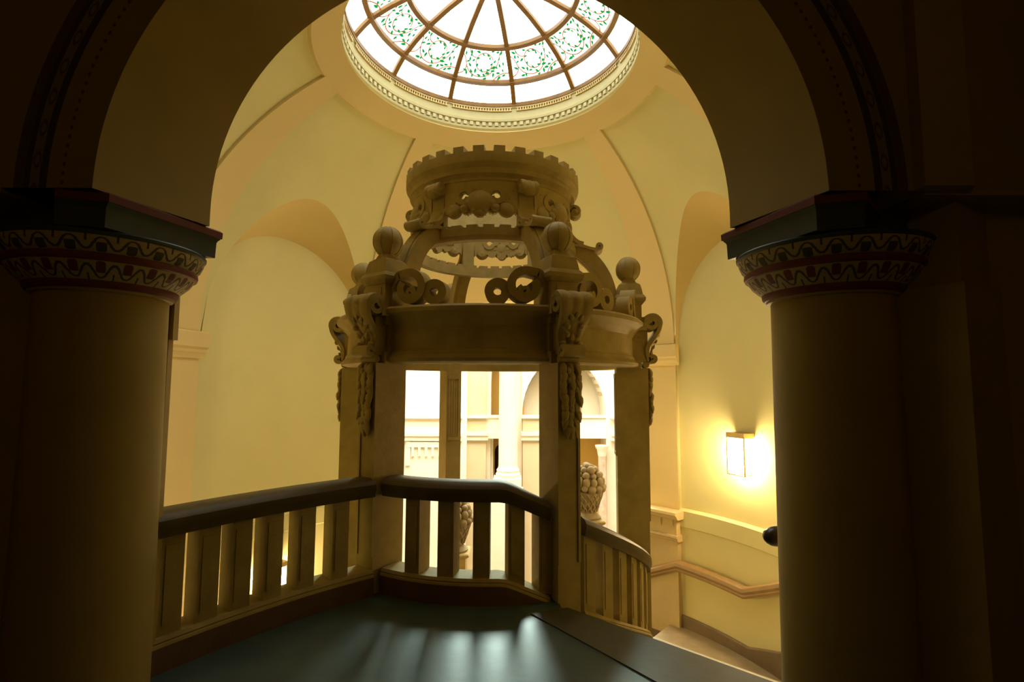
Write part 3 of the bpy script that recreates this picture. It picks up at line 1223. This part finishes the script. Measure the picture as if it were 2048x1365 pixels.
def cartouche():
    mm = MB()
    R0 = .885

    def xf(s, z, w_):
        a = rad(30) + s / R0
        return (( R0 + w_) * cos(a), (R0 + w_) * sin(a), z)
    # pierced backing plate: a grid with two eye holes and a lobed lower edge
    ns, nz_ = 72, 34
    def keep(s, z):
        if ((abs(s) - .165) / .062) ** 2 + ((z - 3.615) / .045) ** 2 < 1:
            return False
        low = 3.475 - .035 * abs(cos(s * 24)) + .03 * (abs(s) < .06) * -1
        return z > low
    S0, S1, Z0_, Z1_ = -.37, .37, 3.40, 3.79
    for i in range(ns):
        for j in range(nz_):
            sa_, sb_ = S0 + (S1 - S0) * i / ns, S0 + (S1 - S0) * (i + 1) / ns
            za_, zb_ = Z0_ + (Z1_ - Z0_) * j / nz_, Z0_ + (Z1_ - Z0_) * (j + 1) / nz_
            if keep((sa_ + sb_) / 2, (za_ + zb_) / 2):
                mm.box(sa_, sb_, za_, zb_, -.025, .025, xf=xf)
    for sg in (1, -1):
        mm.ribbon([(sg * a, z) for a, z in spiral(.165, 3.625, .085, .05, 200, -170, 26)], .055, .07, xf)
        mm.ribbon([(sg * a, z) for a, z in spiral(.27, 3.50, .055, .02, 120, -300, 24)], .045, .07, xf)
        mm.ribbon([(sg * .36, 3.77), (sg * .335, 3.68), (sg * .33, 3.60), (sg * .31, 3.54)], .05, .05, xf)

        def ell(s, z, w_, a, b_, c_):
            p = Vector(xf(s, z, w_))
            an = rad(30) + s / R0
            mm.ellipsoid(p, a, b_, c_, 16, 10, (Vector((-sin(an), cos(an), 0)), Vector((cos(an), sin(an), 0)), Vector((0, 0, 1))))
        ell(sg * .09, 3.545, .02, .075, .05, .06)
        ell(sg * .15, 3.50, .02, .05, .045, .045)
        ell(sg * .262, 3.485, .01, .085, .05, .08)
        ell(sg * .045, 3.485, .02, .05, .045, .05)
    ell(0, 3.56, .025, .135, .06, .12)
    ell(0, 3.455, .02, .06, .045, .055)
    return mm.build('pierced_cartouche', STONE, None, smooth=50)


place_six(cartouche())
m = MB()
prof = [(.83, 3.77), (.90, 3.765), (.92, 3.785), (.915, 3.81), (.935, 3.835), (.955, 3.845), (.962, 3.885), (.955, 3.90), (.975, 3.925), (.995, 3.945), (1.0, 3.965), (1.0, 4.045), (.86, 4.045), (.85, 3.90)]
m.revolve(prof, ZERO, n=150)
for k in range(30):
    a = -84 + 12 * k
    ca, sa = cos(rad(a)), sin(rad(a))
    m.box(.865, .998, -.056, .056, 4.04, 4.105, xf=lambda x, y, z: (x * ca - y * sa, x * sa + y * ca, z))
cr_ = m.build('crenellated_crown', STONE, None, smooth=28)
cr_.parent = pv

# ------------------------------------------------------------------ sconces


def sconce(label, ang, z0, z1, r=RW):
    c = polar(RC, r, ang, z0)
    t = thing('wall_sconce', label, 'wall lamp', c, 'box sconces on the stair walls')
    ca, sa = cos(rad(ang)), sin(rad(ang))

    def xf(x, y, z):      # x: out from the wall towards the room, y: along the wall
        return (c[0] - x * ca - y * sa, c[1] - x * sa + y * ca, z)
    h = z1 - z0
    mm = MB()
    mm.box(-.01, .02, -.10, .10, z0, z1, xf=xf)
    mm.build('backplate', BRASS, t, smooth=None)
    mm = MB()
    mm.box(.04, .20, -.125, .125, z0 + .05, z1 - .08, xf=xf)
    mm.build('shade', SHADE, t, smooth=None)
    mm = MB()
    mm.box(.0, .225, -.165, .165, z1 - .055, z1, xf=xf)
    mm.box(.02, .215, -.15, .15, z1 - .075, z1 - .055, xf=xf)
    mm.build('cap', BRASS, t, smooth=None)
    mm = MB()
    for y in (-.155, .155):
        mm.box(.205, .222, y - .010, y + .010, z0, z1 - .05, xf=xf)
    mm.box(.205, .222, -.165, .165, z0, z0 + .015, xf=xf)
    mm.build('frame', BRASS, t, smooth=None)
    return t


sconce('glowing box sconce high on the curved wall beside the column', 24.4, 0.42, 1.04)
sconce('glowing box sconce low on the curved wall behind the long balustrade', 149, -1.58, -0.98, 4.04)

# ------------------------------------------------------------------ pedestal under the rear pier, dado things
pp = thing('stone_pedestal', 'carved stone pedestal with a dentilled cornice below the pilaster beside the handrail', 'pedestal', polar(RC, 3.98, 45.5, -1.4))
m = MB()
a0, a1 = 40.6, 50.6
m.revolve([(4.08, -.33), (3.80, -.33), (3.79, -.37), (3.83, -.40), (3.84, -.43), (3.88, -.46), (4.08, -.46)], RC, a0 - .6, a1, n=10)
m.build('cornice', GOLDSTONE, pp, smooth=25)
m = MB()
m.revolve([(4.08, -.46), (3.93, -.46), (3.93, -.72), (4.08, -.72)], RC, a0 + .4, a1 - .6, n=10)
for k in range(3):
    b_ = a0 + 1.2 + 3.2 * k
    m.revolve([(3.94, -.47), (3.905, -.47), (3.905, -.55), (3.925, -.60), (3.94, -.66)], RC, b_, b_ + 1.0, n=3)
m.build('frieze', GOLDSTONE, pp, smooth=25)
m = MB()
m.revolve([(4.08, -.72), (3.89, -.72), (3.885, -.755), (3.91, -.77), (3.91, -.80), (3.95, -.83), (4.08, -.83)], RC, a0, a1 - .2, n=10)
for k in range(9):
    b_ = a0 + .6 + 1.0 * k
    m.revolve([(3.95, -.775), (3.905, -.775), (3.905, -.80), (3.95, -.80)], RC, b_, b_ + .5, n=2)
m.build('dentil_moulding', GOLDSTONE, pp, smooth=25)
m = MB()
m.revolve([(4.08, -.83), (3.96, -.83), (3.96, -2.34), (4.08, -2.34)], RC, a0 + .4, a1 - .6, n=10)
m.build('shaft', GOLDSTONE, pp, smooth=25)

# ------------------------------------------------------------------ carved fruit baskets on newels near the back opening


def fruit_basket(label, x, y, z0, s):
    t = thing('fruit_basket_finial', label, 'finial', (x, y, z0), 'carved fruit baskets on newel posts')
    mm = MB()
    pr = [(0, 0), (.20, 0), (.21, .03), (.17, .06), (.13, .10), (.15, .18), (.20, .30), (.235, .40), (.245, .44), (.22, .46), (0, .46)]
    mm.revolve([(r * s, z0 + z * s) for r, z in pr], (x, y), n=40, loop=False)
    for k in range(14):                 # woven strips
        for sg in (1, -1):
            pts = []
            for q in range(9):
                u = q / 8
                zz = .12 + .30 * u
                rr = .142 + .10 * u
                a = 2 * pi * k / 14 + sg * u * .9
                pts.append((x + rr * s * cos(a), y + rr * s * sin(a), z0 + zz * s))
            mm.tube(pts, .012 * s, 5)
    mm.build('basket', DARKSTONE, t, smooth=40)
    mm = MB()
    random.seed(5)
    for row, (n, rr, zz, sz) in enumerate(((13, .235, .50, .062), (12, .225, .60, .065), (10, .185, .70, .066), (7, .125, .775, .066), (3, .045, .82, .066))):
        for k in range(n):
            a = 2 * pi * (k + .5 * (row % 2)) / n
            q = random.uniform(.82, 1.25)
            mm.ellipsoid((x + rr * s * cos(a), y + rr * s * sin(a), z0 + zz * s + random.uniform(-.012, .012)), sz * s * q, sz * s * q, sz * s * q * (1.3 if row == 1 else .95), 12, 8)
    mm.ellipsoid((x, y, z0 + .58 * s), .2 * s, .2 * s, .22 * s, 16, 10)
    mm.build('fruit', DARKSTONE, t, smooth=60)
    return t


def newel(label, x, y, z1):
    t = thing('newel_post', label, 'post', (x, y, ZLOW))
    mm = MB()
    mm.box(x - .20, x + .20, y - .20, y + .20, ZLOW, z1 - .08)
    mm.build('shaft', STONE, t, smooth=None)
    mm = MB()
    mm.loft([[(x - h, y - h, z), (x + h, y - h, z), (x + h, y + h, z), (x - h, y + h, z)] for h, z in ((.21, z1 - .09), (.26, z1 - .05), (.27, z1 - .02), (.25, z1))])
    mm.build('cap', STONE, t, smooth=None)


fruit_basket('carved stone basket of fruit seen between the two right-hand pavilion posts', 1.42, 9.7, -0.70, 1.12)
newel('square stone newel carrying the basket between the right-hand pavilion posts', 1.42, 9.7, -0.70)
fruit_basket('carved stone basket of fruit half hidden behind the rear post and balusters', -1.04, 9.9, -1.35, 1.12)
newel('square stone newel carrying the basket half hidden behind the rear post', -1.04, 9.9, -1.35)

# ------------------------------------------------------------------ the bright hall beyond
YH = 20.0
HZ0 = -6.6
m = MB()
m.box(-11, 11, 10.6, 24, HZ0 - .2, HZ0)
struct(m.build('floor_hall', HALL, smooth=None))
for nm, x0, x1 in (('wall_hall_left', -11.2, -11), ('wall_hall_right', 11, 11.2)):
    m = MB()
    m.box(x0, x1, 10.6, 24, HZ0, 9.5)
    struct(m.build(nm, HALL, smooth=None))
m = MB()
m.box(-11.2, 11.2, 23.8, 24, HZ0, 9.5)
struct(m.build('wall_hall_far', OCHRE, smooth=None))


def arch_bay(mm, x0, x1, ax, a, b_, zs_, z_top, y0, y1, mi=0):
    """wall x0..x1 with an elliptical arch opening centred ax, half width a, rise b_, springing zs_"""
    n = 40
    pts = [(ax + a, HZ0)] + [(ax + a * cos(pi * k / n), zs_ + b_ * sin(pi * k / n)) for k in range(n + 1)] + [(ax - a, HZ0)]
    N = len(pts)
    out = []
    for i in range(N):
        if i == 0:
            out.append((x1, HZ0))
        elif i == N - 1:
            out.append((x0, HZ0))
        else:
            q = (i - 1) / (N - 3)
            if q < .25:
                out.append((x1, zs_ + (z_top - zs_) * q / .25))
            elif q > .75:
                out.append((x0, zs_ + (z_top - zs_) * (1 - q) / .25))
            else:
                out.append((x1 + (x0 - x1) * (q - .25) / .5, z_top))
    rings = [[(x, y0, z) for x, z in out], [(x, y0, z) for x, z in pts], [(x, y1, z) for x, z in pts], [(x, y1, z) for x, z in out]]
    mm.loft(rings, closed=False, mi=mi)


# arcade wall: right bay (big arch), middle bay, plain bay at left
m = MB()
arch_bay(m, 0.38, 4.6, 2.02, 1.62, 2.25, 0.53, 9.5, YH, YH + 1.3)
arch_bay(m, -1.72, 0.40, -0.46, 0.36, 1.9, 1.6, 9.5, YH + .1, YH + 0.9)
m.box(-11, -1.70, YH - .4, YH + 1.3, HZ0, 9.5)
m.box(4.6, 11, YH - .2, YH + 1.3, HZ0, 9.5)
m.box(-1.72, -0.98, YH - .15, YH + .31, HZ0, 9.5, 1)         # buff pier
m.box(0.42, 1.06, YH - .15, YH + .2, HZ0, 0.5, 1)
# string courses and cornice lines
for xa, xb, y in ((-11, -1.86, YH - .52), (-1.78, -0.9, YH - .27), (0.36, 1.1, YH - .25), (3.78, 11, YH - .3)):
    m.box(xa, xb, y, YH, 0.45, 0.56)
    m.box(xa, xb, y - .06, YH, -0.20, -0.06)
    m.box(xa, xb, y, YH, -0.38, -0.20)
# bracketed panel on the left wall
m.box(-3.95, -2.0, YH - .48, YH, -0.62, -0.42)
for k in range(7):
    m.box(-3.75 + .25 * k, -3.66 + .25 * k, YH - .50, YH, -0.95, -0.6)
m.box(-3.98, -3.80, YH - .47, YH, -1.3, -0.4)
struct(m.build('wall_hall_arcade', [HALL, HALLD], smooth=30))
# coffers inside the big arch reveal
m = MB()
for k in range(2, 19):
    t0, t1 = pi * (k) / 20 + .02, pi * (k + 1) / 20 - .03
    for rr, dd in ((1.0, 0.0), (.985, .06)):
        ring = []
        for tt in (t0 + dd * .5, t1 - dd * .5):
            ring.append([(2.02 + 1.62 * rr * cos(tt), y, 0.53 + 2.25 * rr * sin(tt)) for y in (YH + .18 + dd, YH + 1.12 - dd)])
        m.add(ring[0] + ring[1], [(0, 1, 3, 2)])
struct(m.build('trim_51', HALLD, smooth=None))

hc = thing('hall_column', 'tall overexposed white round column in the hall behind the pavilion', 'column', (-0.13, YH - .95, HZ0))
m = MB()
cx, cy = -0.13, YH - .95
m.revolve([(0, -1.62), (.43, -1.62), (.45, -1.5), (.40, -1.42), (.42, -1.36), (.36, -1.28), (.345, -1.2), (.33, 3.4), (.36, 3.45), (.45, 3.7), (.5, 3.8), (0, 3.8)], (cx, cy), n=48, loop=False)
m.build('shaft', HALL, hc, smooth=40)
m = MB()
m.box(cx - .62, cx + .55, cy - .55, cy + .45, HZ0, -2.05)
m.box(cx - .52, cx + .48, cy - .48, cy + .4, -2.05, -1.62)
m.build('plinth', HALL, hc, smooth=None)
mc = thing('marble_column', 'slim pink marble column in the hall, seen above the fruit basket', 'column', (3.42, YH - .28, HZ0))
m = MB()
cx, cy = 3.42, YH - .28
m.revolve([(0, HZ0), (.2, HZ0), (.2, HZ0 + .2), (.16, HZ0 + .3), (.145, -0.95), (0, -0.95)], (cx, cy), n=32, loop=False)
m.build('shaft', MARBLE, mc, smooth=40)
m = MB()
m.revolve([(0, -0.95), (.15, -0.95), (.17, -.85), (.19, -.72), (.25, -.62), (.26, -.55), (0, -.55)], (cx, cy), n=32, loop=False)
m.build('capital', HALL, mc, smooth=40)

# balconies in the bays
for lab, xa, xb, ya in (('white balcony parapet in the hall beside the tall white column', -1.0, -0.05, YH - .13), ('white balcony parapet across the big hall arch', 0.40, 3.64, YH + .05)):
    bt = thing('balcony', lab, 'balcony', ((xa + xb) / 2, ya, -0.3))
    mm = MB()
    mm.box(xa, xb, ya, ya + .25, -0.12, 0.46)
    mm.build('parapet', HALL, bt, smooth=None)
    mm = MB()
    mm.box(xa, xb, ya - .06, ya + .3, 0.46, 0.55)
    mm.build('coping', HALL, bt, smooth=None)
    mm = MB()
    mm.box(xa, xb, ya - .08, ya + 1.2, -0.32, -0.12)
    mm.build('floor_slab', HALL, bt, smooth=None)
    # lower screen wall with an opening under the balcony
mm = MB()
mm.box(-1.0, -0.72, YH + .35, YH + .7, HZ0, -.32, 0)
struct(mm.build('trim_52', HALL, smooth=None))
# arched doorway below the small balcony
m = MB()
m.box(-1.0, 0.5, YH + 1.25, YH + 1.35, -0.3, 5.0)
arch_bay(m, -0.98, 0.40, -0.40, 0.28, 0.34, -0.98, -0.32, YH + .92, YH + 1.2)
struct(m.build('wall_hall_doorway', OCHRE, smooth=30))
m = MB()
m.box(-0.6, 0.1, YH + 1.9, YH + 1.96, HZ0, -0.5)
dd = m.build('door_1', DARKDOOR, smooth=None)
struct(dd)
m = MB()
m.box(0.4, 3.7, YH + 1.25, YH + 1.4, HZ0, -0.32)
struct(m.build('wall_hall_under_arch', OCHRE, smooth=None))
m = MB()
m.box(0.4, 3.7, YH + 1.45, YH + 1.55, -0.3, 4)
m.box(2.62, 2.86, YH + 1.38, YH + 1.46, -.3, 3.0, 1)
struct(m.build('wall_hall_upper_bay', [HALL, SKIRT], smooth=None))
# lower arcade arch seen through the balusters
m = MB()
m.box(-11, 11, 16.6, 16.9, HZ0, -5.2)
struct(m.build('wall_hall_low', HALL, smooth=None))
